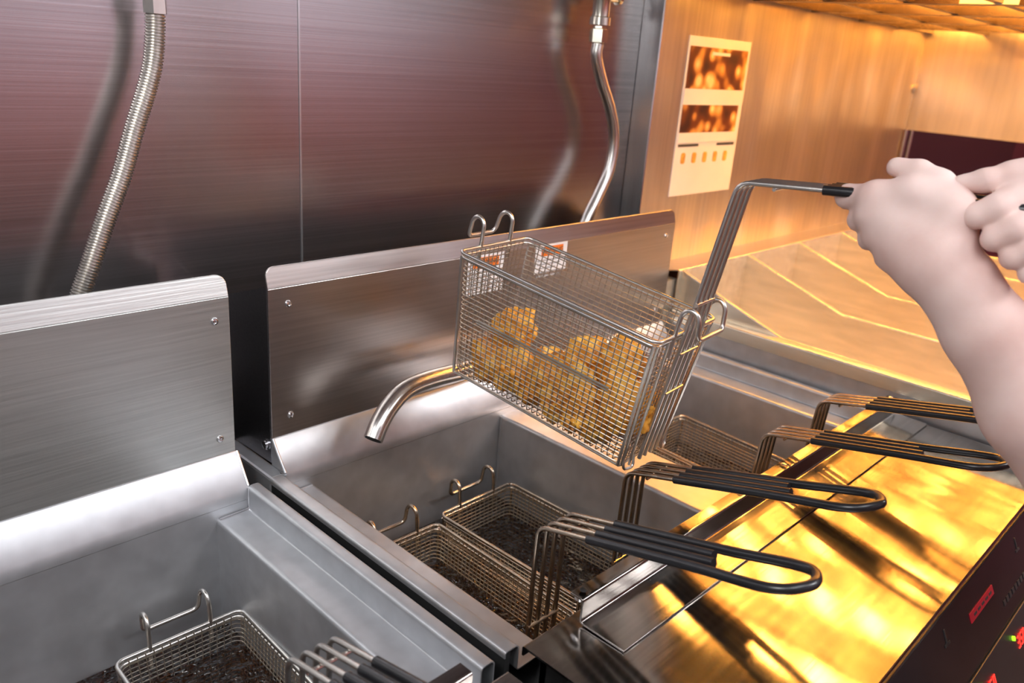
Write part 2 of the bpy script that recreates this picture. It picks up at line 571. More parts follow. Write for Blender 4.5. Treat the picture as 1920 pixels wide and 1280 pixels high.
b.build('cabinet', MT['black'], LF)
for x in (-.24, .46):
    for y in (.27, 1.0):
        MB().lathe([(.02, 0), (.02, .02), (.012, .03), (.012, .10)], 12, (x, y, 0)).build('leg', MT['bolt'], LF)

# double fryer in the middle
DF = fryer_common('deep_fryer', 'double deep fryer in the middle with two wells split by a flat divider', None,
                  [[(.533, .893), (.533, .9), (.552, .9), (.552, .866), (.603, .866), (.603, .55), (1.002, .55), (1.002, .868), (1.0535, .868)],
                   [(1.0535, .868), (1.105, .868), (1.105, .55), (1.497, .55), (1.497, .866), (1.547, .866), (1.547, .9), (1.565, .9), (1.565, .84)]],
                  MT['vat_warm'], None, None, None, None, None, None)
b = MB()
b.box((.552, .945, .55), (1.55, .953, .9)); b.build('vat_back_wall', MT['vat_warm'], DF)
b = MB()
b.prism([(.9445, .9), (.979, .943), (.984, .943), (.984, .88), (.9445, .88)], .557, 1.552, 'YZ')
b.build('sloped_back_ledge', MT['vat_warm'], DF, .0015)
b = MB().box((.533, .945, .86), (.5575, 1.09, .9)); b.build('rear_rim', MT['vat'], DF, .004)
splash(DF, .556, 1.552, MT['splash_smooth'], '11')
for x in (.5555, 1.550):
    MB().prism([(.982, .903), (1.09, .900), (1.09, 1.135), (.982, 1.172)], x, x + .002, 'YZ').build('splash_side_plate', MT['splash_dark'], DF)
MB().lathe([(.0085, 0), (.0085, -.0015), (.006, -.002), (.006, -.005), (.003, -.0055)], 16, (.5555, .993, .929), 'X').build('bolt', MT['bolt'], DF)
rivets(DF, [(.587, .979, 1.144), (.588, .979, .973), (1.52, .979, 1.144), (1.52, .979, .973)], MT['bolt'])
MB().tube(bez([(.5575, .979, .942), (.5570, .962, .921), (.5565, .9445, .9015)], 4), .0022, 8).build('weld_bead', MT['vat'], DF)
MB().tube([(.556, .9435, .899), (.556, .9435, .868)], .0022, 8).build('weld_bead', MT['vat'], DF)
MB().tube([(.556, .9425, .868), (.600, .9425, .8675)], .0016, 8).build('weld_bead', MT['vat'], DF)
MB().tube([(1.0005, .9425, .868), (1.0005, .9425, .56)], .0016, 8).build('weld_bead', MT['vat'], DF)
b = MB()
b.sheet([(.467, .888), (.467, .900), (.178, .900), (.172, .86)], .555, 1.567, .0025, 'YZ', .003)
b.build('deck_plate', MT['deck'], DF)
b = MB()
b.sheet([(.4665, .9335), (.4475, .9335), (.4475, .9040), (.387, .9030)], .629, 1.565, .0025, 'YZ', .004)
b.build('front_rail', MT['deck'], DF, .0006)
for x in (.640, .99, 1.12, 1.55):
    MB().lathe([(.0040, 0), (.0045, .0012), (.0028, .0022)], 14, (x, .457, .9358)).build('screw', MT['black'] if x < .7 else MT['bolt'], DF)
MB().lathe([(.005, -.001), (.005, 0), (.009, .001), (.009, .005), (.005, .006), (.005, .010)], 14, (.642, .460, .9225)).build('mount_stud', MT['bolt'], DF)
b = MB().box((.535, .20, .10), (1.563, .44, .84)).box((.535, .44, .10), (1.563, 1.09, .54)).box((.5345, .472, .54), (.542, 1.09, .896)).box((1.556, .44, .54), (1.563, 1.09, .84)).box((1.03, .478, .54), (1.08, .945, .84))  # thin plate reaching up to the rim is black for the gap's shade
b.build('cabinet', MT['black'], DF)
for x in (.58, 1.52):
    for y in (.27, 1.0):
        MB().lathe([(.02, 0), (.02, .02), (.012, .03), (.012, .10)], 12, (x, y, 0)).build('leg', MT['bolt'], DF)

# sloped control panel under the deck lip:  y = .178 - .5 (.9 - z)
cp_n = Vector((0, -1, .5)).normalized()


def cp(x, z, off=0.0):
    return Vector((x, .178 - .5 * (.9 - z), z)) + cp_n * off


def cp_plate(mb, x0, x1, z0, z1, o0, o1):
    return mb.hexa([cp(x0, z0, o0), cp(x1, z0, o0), cp(x1, z1, o0), cp(x0, z1, o0), cp(x0, z0, o1), cp(x1, z0, o1), cp(x1, z1, o1), cp(x0, z1, o1)])


PNL = cp_plate(MB(), .556, 1.567, .66, .893, -.012, 0).build('control_panel', MT['panel_black'], DF)
cp_plate(MB(), .60, 1.55, .690, .806, 0, .003).build('display_bezel', MT['panel_grey'], PNL, .001)
lb = cp_plate(MB(), 1.067, 1.163, .853, .864, 0, .0012).build('red_label', MT['red_label'], PNL); lb['label'] = 'small red rating label'
lm = MB()
for i in range(5): cp_plate(lm, 1.080 + i * .016, 1.090 + i * .016, .857, .860, .0012, .0016)
lm.build('label_print', MT['ink'], lb)
for x, zz in ((.975, .868), (1.285, .868)):
    q = MB(); cp_plate(q, x, x + .016, zz - .006, zz - .003, 0, .001); cp_plate(q, x + .006, x + .009, zz - .006, zz + .012, 0, .001)
    q.build('embossed_mark', MT['panel_grey'], PNL)
q = MB()
for i in range(9): cp_plate(q, 1.19 + i * .014, 1.198 + i * .014, .826, .833, 0, .0008)
q.build('panel_print', MT['panel_grey'], PNL)


def seven(mb, x, z, ch, s=.008):
    seg = {'0': 'abcdef', '3': 'abgcd', '5': 'afgcd', '8': 'abcdefg', '-': 'g', '7': 'abc', '1': 'bc'}[ch]
    W, Hh, t = s, s * 1.8, s * .2
    R4 = {'a': (0, W, Hh - t, Hh), 'g': (0, W, Hh / 2 - t / 2, Hh / 2 + t / 2), 'd': (0, W, 0, t), 'b': (W - t, W, Hh / 2, Hh), 'c': (W - t, W, 0, Hh / 2), 'f': (0, t, Hh / 2, Hh), 'e': (0, t, 0, Hh / 2)}
    for c in seg:
        a = R4[c]; cp_plate(mb, x + a[0], x + a[1], z + a[2], z + a[3], .0032, .0042)


for x0, txt in ((1.055, '350'), (1.195, '350'), (.90, '350'), (1.36, '350'), (1.095, '35'), (1.232, '85')):
    q = MB()
    for i, ch in enumerate(txt): seven(q, x0 + i * .0125, .770 if len(txt) == 3 else .742, ch)
    q.build('led_readout', MT['led_red'], PNL)
for x in (1.045, 1.181):
    q = MB(); c = cp(x, .789, .003); q.tube([c, c + cp_n * .003], .0035, 12); q.build('green_led', MT['led_green'], PNL)
for x in (.80, 1.0, 1.14, 1.28, 1.42):
    q = MB(); cp_plate(q, x, x + .03, .705, .722, .003, .006); q.build('push_button', MT['panel_black'], PNL, .0015)

# warning stickers on the middle splash panel
for k, (x0, x1, z0, z1) in enumerate(((.925, 1.015, 1.100, 1.176), (1.098, 1.186, 1.115, 1.182))):
    y = .979
    lb = MB().box((x0, y - .0006, z0), (x1, y, min(z1, 1.1685))).build('warning_label', MT['white'], DF)
    z1 = min(z1, 1.1685)
    lb['label'] = 'white warning label with orange header'
    MB().box((x0 + .016, y - .0010, z1 - .022), (x1 - .012, y - .0006, z1 - .004)).build('orange_header', MT['orange'], lb)
    fc = bpy.data.curves.new('text', 'FONT'); fc.body = 'WARNING'; fc.size = .0125; fc.align_x = 'CENTER'; fc.align_y = 'CENTER'; fc.extrude = .0002
    tob = bpy.data.objects.new('tmp', fc); COL.objects.link(tob)
    dg = bpy.context.evaluated_depsgraph_get(); me = bpy.data.meshes.new_from_object(tob.evaluated_get(dg))
    bpy.data.objects.remove(tob)
    me.materials.append(MT['ink'])
    for v in me.vertices:
        q = v.co.copy(); v.co = Vector(((x0 + x1) / 2 + .002 + q.x, y - .0012 - q.z, z1 - .013 + q.y))
    to = bpy.data.objects.new('header_lettering', me); COL.objects.link(to); to.parent = lb
    q = MB()
    for i in range(5): q.box((x0 + .006, y - .0009, z1 - .031 - i * .0075), (x1 - .006 - (i % 3) * .012, y - .0006, z1 - .028 - i * .0075))
    q.build('small_print', MT['ink_grey'], lb)

# oil return pipe over the middle well
P = thing('oil_pipe', 'bent steel oil return pipe ending over the middle well', 'pipe', (0, 0, 0))
path = bez([(1.06, .975, .985), (1.04, .952, .988), (1.00, .935, .990), (.90, .925, .992), (.80, .918, .998), (.745, .910, .996), (.708, .900, .982), (.684, .892, .964), (.668, .886, .945)], 8)
MB().tube(path, .0148, 20).build('tube', MT['pipe'], P)
e = path[-1]; d = (path[-1] - path[-3]).normalized()
MB().tube([e - d * .001, e + d * .0006], .0125, 18).build('bore_shade_disc', MT['black'], P)  # black disc painted as the shade inside the open pipe end
MB().lathe([(.026, 0), (.026, -.006), (.018, -.008), (.016, -.014)], 18, (1.064, .979, .985), 'Y').build('wall_flange', MT['pipe'], P)


# frying oil in each well
def oil(x0, x1, lab):
    n = 2
    o = MB().box((x0 + .002, .480, .56), (x1 - .002, .944, OIL_Z)).build('frying_oil', MT['oil'])
    tag(o, lab, 'oil', None, 'stuff')


oil(-.22, .451, 'dark frying oil in the well of the left fryer')
oil(.603, 1.002, 'dark rippled frying oil in the middle well under two baskets')
oil(1.105, 1.497, 'dark frying oil in the far well beside the dump station')

# ------------------------------------------------------------------ wire baskets
def rotv(wv):
    th = math.sqrt(sum(a * a for a in wv))
    return Matrix.Rotation(th, 3, Vector(wv).normalized()) if th > 1e-9 else Matrix.Identity(3)


def make_basket(label, origin, R3, L, W, D, hU, tw, tl, dx, hs, slope, a1, a3, mw, mm, group, front_hooks=True, nz=26, nx=32, ny=14, s=.046):
    """local x: hook end -> handle end, y across, z up, origin at the centre of the top rim"""
    t = thing('fry_basket', label, 'basket', (0, 0, 0), group)
    t.matrix_world = Matrix.Translation(origin) @ R3.to_4x4()

    def half(z):  # half length and half width at depth z (<=0)
        k = -z / D
        return L / 2 - tl * k, W / 2 - tw * k

    rc = .012

    def ring(z, inset=0.0, n=3):
        hl, hw = half(z); hl -= inset; hw -= inset
        pts = []
        for cx, cy, a0 in ((hl, hw, 0), (-hl, hw, PI / 2), (-hl, -hw, PI), (hl, -hw, 1.5 * PI)):
            ox = cx - math.copysign(rc, cx); oy = cy - math.copysign(rc, cy)
            for k in range(n + 1):
                a = a0 + PI / 2 * k / n
                pts.append((ox + rc * math.cos(a), oy + rc * math.sin(a), z))
        return pts

    m = MB()
    rw = .00085
    for i in range(1, nz + 1):
        m.tube(ring(-D * i / nz * .985 - .002), rw, 5, closed=True)
    for i in range(nx):
        f = -1 + 2 * (i + .5) / nx
        pts = []
        for z in (-.001, -D): hl, hw = half(z); pts.append((f * (hl - .008), -hw, z))
        for z in (-D, -.001): hl, hw = half(z); pts.append((f * (hl - .008), hw, z))
        m.tube(bend3(pts, .006, 2), rw, 5)
    for i in range(ny):
        f = -1 + 2 * (i + .5) / ny
        pts = []
        for z in (-.001, -D): hl, hw = half(z); pts.append((-hl, f * (hw - .008), z))
        for z in (-D, -.001): hl, hw = half(z); pts.append((hl, f * (hw - .008), z))
        m.tube(bend3(pts, .006, 2), rw, 5)
    m.build('mesh_body', mm, t)
    r = MB()
    r.tube(ring(.001, -.0028, 5), .0027, 10, closed=True).tube(ring(-.0055, -.0018, 5), .0024, 10, closed=True)
    r.build('rim', mw, t)
    fr = MB()
    # corner posts, bottom runners, stiffeners
    for sx in (-1, 1):
        for sy in (-1, 1):
            p = []
            for z in (-.004, -D - .002): hl, hw = half(z); p.append((sx * (hl - .002), sy * (hw + .0015), z))
            fr.tube(p, .0023, 8)
            p2 = [(q[0] + sx * .0035, q[1] - sy * .004, q[2]) for q in p]
            if sx > 0: fr.tube(p2, .0021, 8)
    hl, hw = half(-D)
    for sy in (-1, 1): fr.tube([(-hl, sy * (hw + .001), -D - .002), (hl, sy * (hw + .001), -D - .002)], .0019, 8)
    for sx in (-1, 1): fr.tube([(sx * hl, -hw, -D - .002), (sx * hl, hw, -D - .002)], .0019, 8)
    for sy in (-1, 1):
        z = -D * .47; h2, w2 = half(z)
        fr.tube([(-h2 + .04, sy * (w2 + .0015), z), (h2 - .045, sy * (w2 + .0015), z)], .0013, 8)
        fr.tube([(-h2 + .04, sy * (w2 + .0015), z - .0045), (h2 - .045, sy * (w2 + .0015), z - .0045)], .0013, 8)
    # upright bars on the handle end and a foot loop
    for y0 in (-.058, .058):
        p = []
        for z in (-.003, -D - .004): h3, w3 = half(z); p.append((h3 + .006, y0 * (w3 / (W / 2)), z))
        fr.tube(p, .0019, 8)
    h3, w3 = half(-D)
    for sy in (-1, 1):
        fr.tube(bend3([(h3 + .002, sy * (w3 - .002), -D + .012), (h3 + .006, sy * (w3 - .003), -D - .007), (h3 + .010, sy * (w3 - .022), -D - .007), (h3 + .006, sy * (w3 - .022), -D + .012)], .006, 4), .0021, 8)
    fr.build('frame_wire', mw, t)

    def hooks(sx, hy, ht):
        h = MB()
        x0 = sx * (L / 2 + .003)
        pts = []
        for sy in (-1, 1):
            y = sy * hy
            q = [(x0, y, -.028), (x0, y, .010), (x0 + sx * .001, y, ht * .72)]
            for k in range(1, 8):
                a = PI * k / 8
                q.append((x0 + sx * (.013 - .013 * math.cos(a)), y - sy * .002 * k / 8, ht * .72 + .017 * math.sin(a)))
            q.append((x0 + sx * .028, y - sy * .003, ht * .35))
            q.append((x0 + sx * .030, y - sy * .008, ht * .20))
            pts.append(q)
        full = pts[0] + list(reversed(pts[1]))
        h.tube(bend3(full, .006, 3), .0031, 10)
        h.build('hook', mw, t)

    hooks(-1, hs, .036)
    if front_hooks: hooks(1, hs + .006, .034)
    # four-wire handle
    hw_, hg = MB(), MB()
    hd = Vector((math.cos(slope), 0, math.sin(slope)))
    B = Vector((L / 2 + dx, 0, hU))
    ys = [-s / 2 + s * i / 3 for i in range(4)]
    foot = Vector((half(-D)[0] + .008, 0, -D - .001))
    weld = a3 * .70
    for i, y in enumerate(ys):
        Y = Vector((0, y, 0))
        hw_.tube(bend3([foot + Y, Vector((L / 2 + .009, y, 0)), B + Y, B + Y + hd * (a1 + .004)], .016, 5), .0031, 10)
    for z in (-.025, -.085):
        x = L / 2 + .0125 - tl * (-z) / D
        hw_.tube([(x, ys[0] - .002, z), (x, ys[3] + .002, z)], .0018, 8)
    xk = L / 2 + .0125
    hw_.tube([(xk, ys[0] - .003, hU * .22), (xk, ys[3] + .003, hU * .22)], .0024, 8)
    u = B + hd * (a1 * .45) + Vector((0, 0, -.005))
    hw_.tube([u + Vector((0, ys[0] - .001, 0)), u + Vector((0, ys[3] + .001, 0))], .0022, 8)
    hw_.build('handle_wire', mw, t)
    rg = .0056
    for i, y in enumerate(ys[1:3]):
        hg.tube([B + hd * a1 + Vector((0, y, 0)), B + hd * (weld - .01 * i) + Vector((0, y, 0))], rg, 10)
    y0, y1, y2 = ys[0], ys[3], ys[2]

    def hp(tt, y): return B + hd * tt + Vector((0, y, 0))
    ye = ys[3] + .004
    loop = [hp(a1, y0), hp(weld * .8, y0), hp(weld, y0 - .001), hp(weld + .03, y0 - .003), hp(a3 - .035, y0 - .004), hp(a3 - .012, y0 + .004), hp(a3, y0 + .020),
            hp(a3, ye - .020), hp(a3 - .012, ye - .004), hp(a3 - .035, ye), hp(weld + .03, y1 + .002), hp(weld, y1), hp(weld * .8, y1), hp(a1, y1)]
    hg.tube(bez(loop, 5), rg, 10)
    hg.build('grip', MT['rubber'], t)
    return t


RZ = Matrix.Rotation(-PI / 2, 3, 'Z')
G = 'wire fry baskets'
HB = dict(L=.300, W=.162, D=.176, hU=.190, tw=.012, tl=.008, dx=.016, hs=.040, slope=.257, a1=.080, a3=.337, mw=MT['dark_wire'], mm=MT['dark_mesh'], group=G, front_hooks=False)
make_basket('oily fry basket in the left fryer, handle cut off by the bottom edge', V(.362, .736, .752), rotv((0, 0, -.026)) @ RZ, **{**HB, 'mw': MT['wire'], 'mm': MT['mesh_wire']})
make_basket('oily fry basket in the middle fryer, the one beside the black gap', V(.700, .716, .766), rotv((-.020, -.006, -.030)) @ RZ, **{**HB, 's': .050, 'W': .158})
make_basket('oily fry basket in the middle well, second from the gap, under the lifted basket', V(.893, .733, .766), rotv((-.021, -.01, -.002)) @ RZ, **HB)
make_basket('fry basket hanging in the far well next to the flat divider', V(1.190, .689, .766), rotv((.03, .002, -.009)) @ RZ, **{**HB, 'W': .150})
make_basket('fry basket hanging in the far well next to the dump station', V(1.352, .672, .788), rotv((.030, -.016, -.012)) @ RZ, **{**HB, 'W': .156})

RA = Matrix(((0.105, 0.994, 0.023), (-0.983, 0.108, -0.148), (-0.15, -0.007, 0.989)))
OA = V(.879, .687, 1.200)
LA, WA, DA = .326, .159, .190
make_basket('lifted fry basket full of golden fried chicken, held by two hands', OA, RA, L=LA, W=WA, D=DA, hU=.204, tw=.018, tl=.010, dx=.016, hs=.034, slope=.21, a1=.098, a3=.337,
            mw=MT['wire'], mm=MT['mesh_wire'], group=G, front_hooks=True, nz=25, nx=31, ny=14, s=.044)


# fried chicken in the lifted basket
def crust(seed, sx, sy, sz):
    bm = bmesh.new(); bmesh.ops.create_icosphere(bm, subdivisions=5, radius=1.0)
    for v in bm.verts:
        d = v.co.normalized(); o = Vector((seed * 7.3, seed * 3.1, seed * 1.7))
        k = 1 + .28 * noise.noise(d * 1.5 + o) + .16 * noise.noise(d * 4.2 + o) + .09 * noise.noise(d * 9 + o) + .06 * noise.noise(d * 20 + o)
        v.co = Vector((d.x * sx, d.y * sy, d.z * sz)) * k
    m = bpy.data.meshes.new('fried_chicken'); bm.to_mesh(m); bm.free()
    m.polygons.foreach_set('use_smooth', [True] * len(m.polygons)); m.materials.append(MT['chicken'])
    return m


AM = Matrix.Translation(OA) @ RA.to_4x4()
pieces = [  # local x, y, z, size, rotation, label
    (-.106, -.030, -.146, (.038, .030, .034), .3, 'golden fried chicken piece at the hook end of the lifted basket'),
    (-.088, -.022, -.088, (.032, .030, .036), 1.1, 'fried chicken piece heaped on top near the hook end of the pile'),
    (-.050, -.034, -.140, (.036, .030, .042), 2.0, 'fried chicken piece low in the pile, second from the hook end'),
    (-.040, .026, -.146, (.036, .030, .032), 2.5, 'fried chicken piece at the far side of the basket floor'),
    (-.004, -.032, -.134, (.037, .032, .046), .7, 'browned fried chicken piece in the middle of the pile'),
    (.010, .028, -.138, (.036, .030, .036), 1.6, 'fried chicken piece behind the middle of the pile'),
    (.042, -.030, -.128, (.038, .034, .042), 2.9, 'fried chicken piece toward the handle end from the middle of the pile'),
    (.080, .006, -.078, (.032, .034, .040), .2, 'pale golden fried chicken piece standing highest at the handle end'),
    (.082, -.034, -.152, (.046, .030, .030), 1.3, 'plump fried chicken piece on the basket floor at the handle end'),
    (.122, -.026, -.112, (.030, .036, .042), 2.2, 'fried chicken piece pressed against the handle end wires'),
    (.096, .034, -.140, (.036, .028, .036), .9, 'fried chicken piece in the far corner at the handle end'),
    (-.070, -.040, -.160, (.024, .018, .020), .6, 'little fried chicken piece low against the near wires toward the hook end'),
    (-.022, -.044, -.160, (.024, .017, .020), 2.2, 'little fried chicken piece low against the near wires before the middle'),
    (.024, -.044, -.162, (.024, .017, .020), 1.2, 'little fried chicken piece low against the near wires at the middle'),
    (.056, -.046, -.164, (.020, .015, .018), 2.8, 'tiny fried chicken piece low against the near wires past the middle'),
    (.030, -.004, -.084, (.030, .030, .028), 1.9, 'small fried chicken piece lying on top of the middle of the pile'),
]
for i, (x, y, z, sz, rz, lab) in enumerate(pieces):
    o = bpy.data.objects.new('fried_chicken', crust(i + 1, *sz)); COL.objects.link(o)
    o.matrix_world = AM @ Matrix.Translation((x, y + .004, z - .013)) @ Matrix.Rotation(rz, 4, 'Y') @ Matrix.Rotation(rz * .4, 4, 'Z')
    tag(o, lab, 'chicken', 'fried chicken in the lifted basket')

# ------------------------------------------------------------------ dump station (golden lit bagging bin)
DX0 = 1.575
D_ = thing('dump_station', 'stainless bagging station with bent dividers lit gold by heat lamps', 'bagging station', (0, 0, 0))
b = MB()
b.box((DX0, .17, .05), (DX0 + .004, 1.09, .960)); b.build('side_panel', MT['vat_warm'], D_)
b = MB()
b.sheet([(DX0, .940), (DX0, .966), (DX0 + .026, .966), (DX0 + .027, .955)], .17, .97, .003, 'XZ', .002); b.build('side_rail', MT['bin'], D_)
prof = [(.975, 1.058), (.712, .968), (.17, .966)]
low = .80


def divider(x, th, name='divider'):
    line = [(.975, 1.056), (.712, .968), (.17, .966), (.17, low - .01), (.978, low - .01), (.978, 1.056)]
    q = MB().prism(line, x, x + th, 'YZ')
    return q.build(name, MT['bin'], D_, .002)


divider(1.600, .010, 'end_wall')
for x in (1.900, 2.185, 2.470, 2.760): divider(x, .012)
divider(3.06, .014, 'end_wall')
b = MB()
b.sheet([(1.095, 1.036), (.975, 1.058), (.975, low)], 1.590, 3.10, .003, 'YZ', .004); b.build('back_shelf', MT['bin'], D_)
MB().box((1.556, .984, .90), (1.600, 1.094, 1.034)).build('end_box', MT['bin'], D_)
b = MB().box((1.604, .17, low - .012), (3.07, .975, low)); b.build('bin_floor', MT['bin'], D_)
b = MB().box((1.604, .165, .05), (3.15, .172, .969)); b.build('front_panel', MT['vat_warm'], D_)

# enclosure: golden wall, hood, far cheek
E_ = thing('heat_lamp_enclosure', 'steel enclosure around the bagging station glowing gold under its heat lamps', 'enclosure', (0, 0, 0))
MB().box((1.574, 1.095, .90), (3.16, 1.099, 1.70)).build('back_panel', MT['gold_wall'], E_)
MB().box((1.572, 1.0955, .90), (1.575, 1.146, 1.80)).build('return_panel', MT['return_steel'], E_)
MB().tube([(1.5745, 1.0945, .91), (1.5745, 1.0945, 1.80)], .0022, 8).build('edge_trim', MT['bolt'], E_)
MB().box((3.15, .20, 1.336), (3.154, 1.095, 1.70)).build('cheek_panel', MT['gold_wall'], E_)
for x, y, r in ((3.135, 1.085, .006), (3.165, 1.075, .006), (3.15, .22, .010)): MB().tube([(x, y, 1.03), (x, y, 1.336)], r, 10).build('corner_post', MT['pipe'], E_)
MB().lathe([(.016, 0), (.016, -.004), (.008, -.006)], 14, (3.132, 1.0945, 1.475), 'Y').build('wall_bolt', MT['bolt'], E_)
hood = MB()
hx0, hx1, hy0, hy1 = 1.60, 3.50, .20, 1.095
HX = [1.62 + .314 * k for k in range(7)]
for x in HX: hood.box((x - .0, hy0, 1.655), (x + .030, hy1 - .004, 1.715))
for k in range(6):
    y = hy0 + (hy1 - hy0) * k / 5 - (.004 if k == 5 else 0)
    hood.box((hx0, y - .018, 1.658), (hx1, y, 1.715))
hood.build('louver_grid', MT['louver'], E_)
MB().box((hx0 - .01, hy0 - .01, 1.80), (hx1 + .01, 1.146, 1.81)).box((hx0 - .01, hy0 - .01, 1.65), (hx0 - .004, hy1, 1.80)).box((hx0 - .01, hy0 - .016, 1.65), (hx1, hy0 - .01, 1.80)).build('hood_shell', MT['louver'], E_)
for i in range(6):
    for j in range(5):
        x = HX[i] + .172; y = hy0 + (hy1 - hy0) * (j + .5) / 5
        if (i + j) % 2 and i > 3: continue
        q = MB().lathe([(.004, -.034), (.016, -.030), (.024, -.016), (.026, 0), (.022, .016), (.012, .034), (.012, .05)], 14, (x, y, 1.745))
        q.build('heat_bulb', MT['bulb'], E_)
lb = MB().box((1.9325, .512, 1.656), (1.9338, .622, 1.712)); lb.build('hood_label', MT['white'], E_)

# food poster on the golden wall
PO = thing('food_poster', 'white poster with photos of fried food taped to the golden wall', 'poster', (0, 0, 0))
py = 1.0945
MB().box((1.686, py - .0012, 1.198), (1.965, py, 1.562)).build('poster_board', MT['white'], PO)
x0, x1 = 1.694, 1.958


def pz(f): return 1.562 - f * .364


o = MB().box((x0 - .0, py - .0022, pz(.315)), (x1 - .004, py - .0012, pz(.06))); o = o.build('food_photo', MT['photo_a'], PO)
MB().box((1.79, py - .0028, pz(.105)), (1.87, py - .0022, pz(.085))).build('photo_caption', MT['white'], PO)
o = MB().box((x0, py - .0022, pz(.590)), (x1 - .012, py - .0012, pz(.415))).build('food_photo', MT['photo_b'], PO)
MB().box((1.69, py - .0030, pz(.415)), (1.962, py - .0012, pz(.318))).build('title_strip', MT['white'], PO)
MB().box((1.69, py - .0030, pz(.655)), (1.960, py - .0012, pz(.592))).build('title_strip', MT['white'], PO)
for xa, xb in ((1.697, 1.785), (1.87, 1.952)): MB().box((xa, py - .0020, pz(.680)), (xb, py - .0012, pz(.664))).build('dark_bar', MT['ink'], PO)
for i in range(5):
    cx = 1.725 + i * .048; q = MB()
    q.prism(rounded(cx - .009, cx + .009, pz(.79), pz(.72), .006), py - .0020, py - .0012, 'XZ'); q.build('food_icon', MT['icon'], PO)

# ------------------------------------------------------------------ gas hoses on the back wall
HZ = thing('gas_hose', 'thick ribbed steel gas hose on the wall behind the left fryer', 'hose', (0, 0, 0), 'gas hoses on the back wall')
hp_ = bez([(.480, 1.100, 1.530), (.478, 1.100, 1.490), (.468, 1.098, 1.44), (.440, 1.095, 1.37), (.418, 1.090, 1.315), (.392, 1.085, 1.262), (.366, 1.080, 1.205), (.345, 1.078, 1.155), (.335, 1.075, 1.10), (.330, 1.07, 1.02)], 12)
hp_ = resample(hp_, .00125)
rad = [.0125 if i % 3 else .0104 for i in range(len(hp_))]
MB().tube(hp_, .011, 16, radii=rad).build('corrugated_tube', MT['wire'], HZ)
MB().lathe([(.0150, 0), (.0150, .022), (.0125, .024), (.0125, .030)], 6, (.480, 1.100, 1.512)).build('hex_nut', MT['wire'], HZ)
MB().tube(bend3([(.480, 1.100, 1.555), (.480, 1.100, 1.72), (.480, 1.146, 1.72)], .03, 6), .0105, 14).build('supply_pipe', MT['brass'], HZ)
HR = thing('gas_hose', 'smooth braided steel gas hose with shut-off valve beside the golden wall', 'hose', (0, 0, 0), 'gas hoses on the back wall')
hp2 = bez([(1.362, 1.095, 1.525), (1.362, 1.095, 1.500), (1.385, 1.094, 1.455), (1.425, 1.093, 1.395), (1.445, 1.092, 1.335), (1.437, 1.09, 1.275), (1.405, 1.088, 1.220), (1.372, 1.085, 1.175), (1.345, 1.08, 1.12), (1.32, 1.07, 1.02)], 10)
MB().tube(hp2, .0118, 16).build('braided_tube', MT['wire'], HR)
MB().lathe([(.011, 0), (.011, .008), (.0185, .010), (.0185, .034), (.013, .036), (.013, .040)], 6, (1.362, 1.095, 1.518)).build('hex_nut', MT['brass'], HR)
MB().lathe([(.021, 0), (.021, .014), (.0175, .016), (.0175, .05), (.020, .055), (.020, .085), (.016, .09), (.016, .13)], 18, (1.362, 1.095, 1.560)).build('valve_body', MT['brass'], HR)
q = MB().tube([(1.380, 1.095, 1.612), (1.402, 1.090, 1.612)], .008, 12).lathe([(.012, 0), (.012, .008)], 12, (1.402, 1.090, 1.612), 'X'); q.build('valve_stem', MT['brass'], HR)
q = MB().tube(bez([(1.408, 1.090, 1.612), (1.412, 1.085, 1.640), (1.432, 1.080, 1.662), (1.455, 1.080, 1.668), (1.47, 1.08, 1.69)], 6), .0055, 10); q.build('valve_lever', MT['rubber'], HR)
MB().tube(bend3([(1.362, 1.095, 1.688), (1.362, 1.095, 1.76), (1.362, 1.146, 1.76)], .03, 6), .013, 14).build('supply_pipe', MT['brass'], HR)


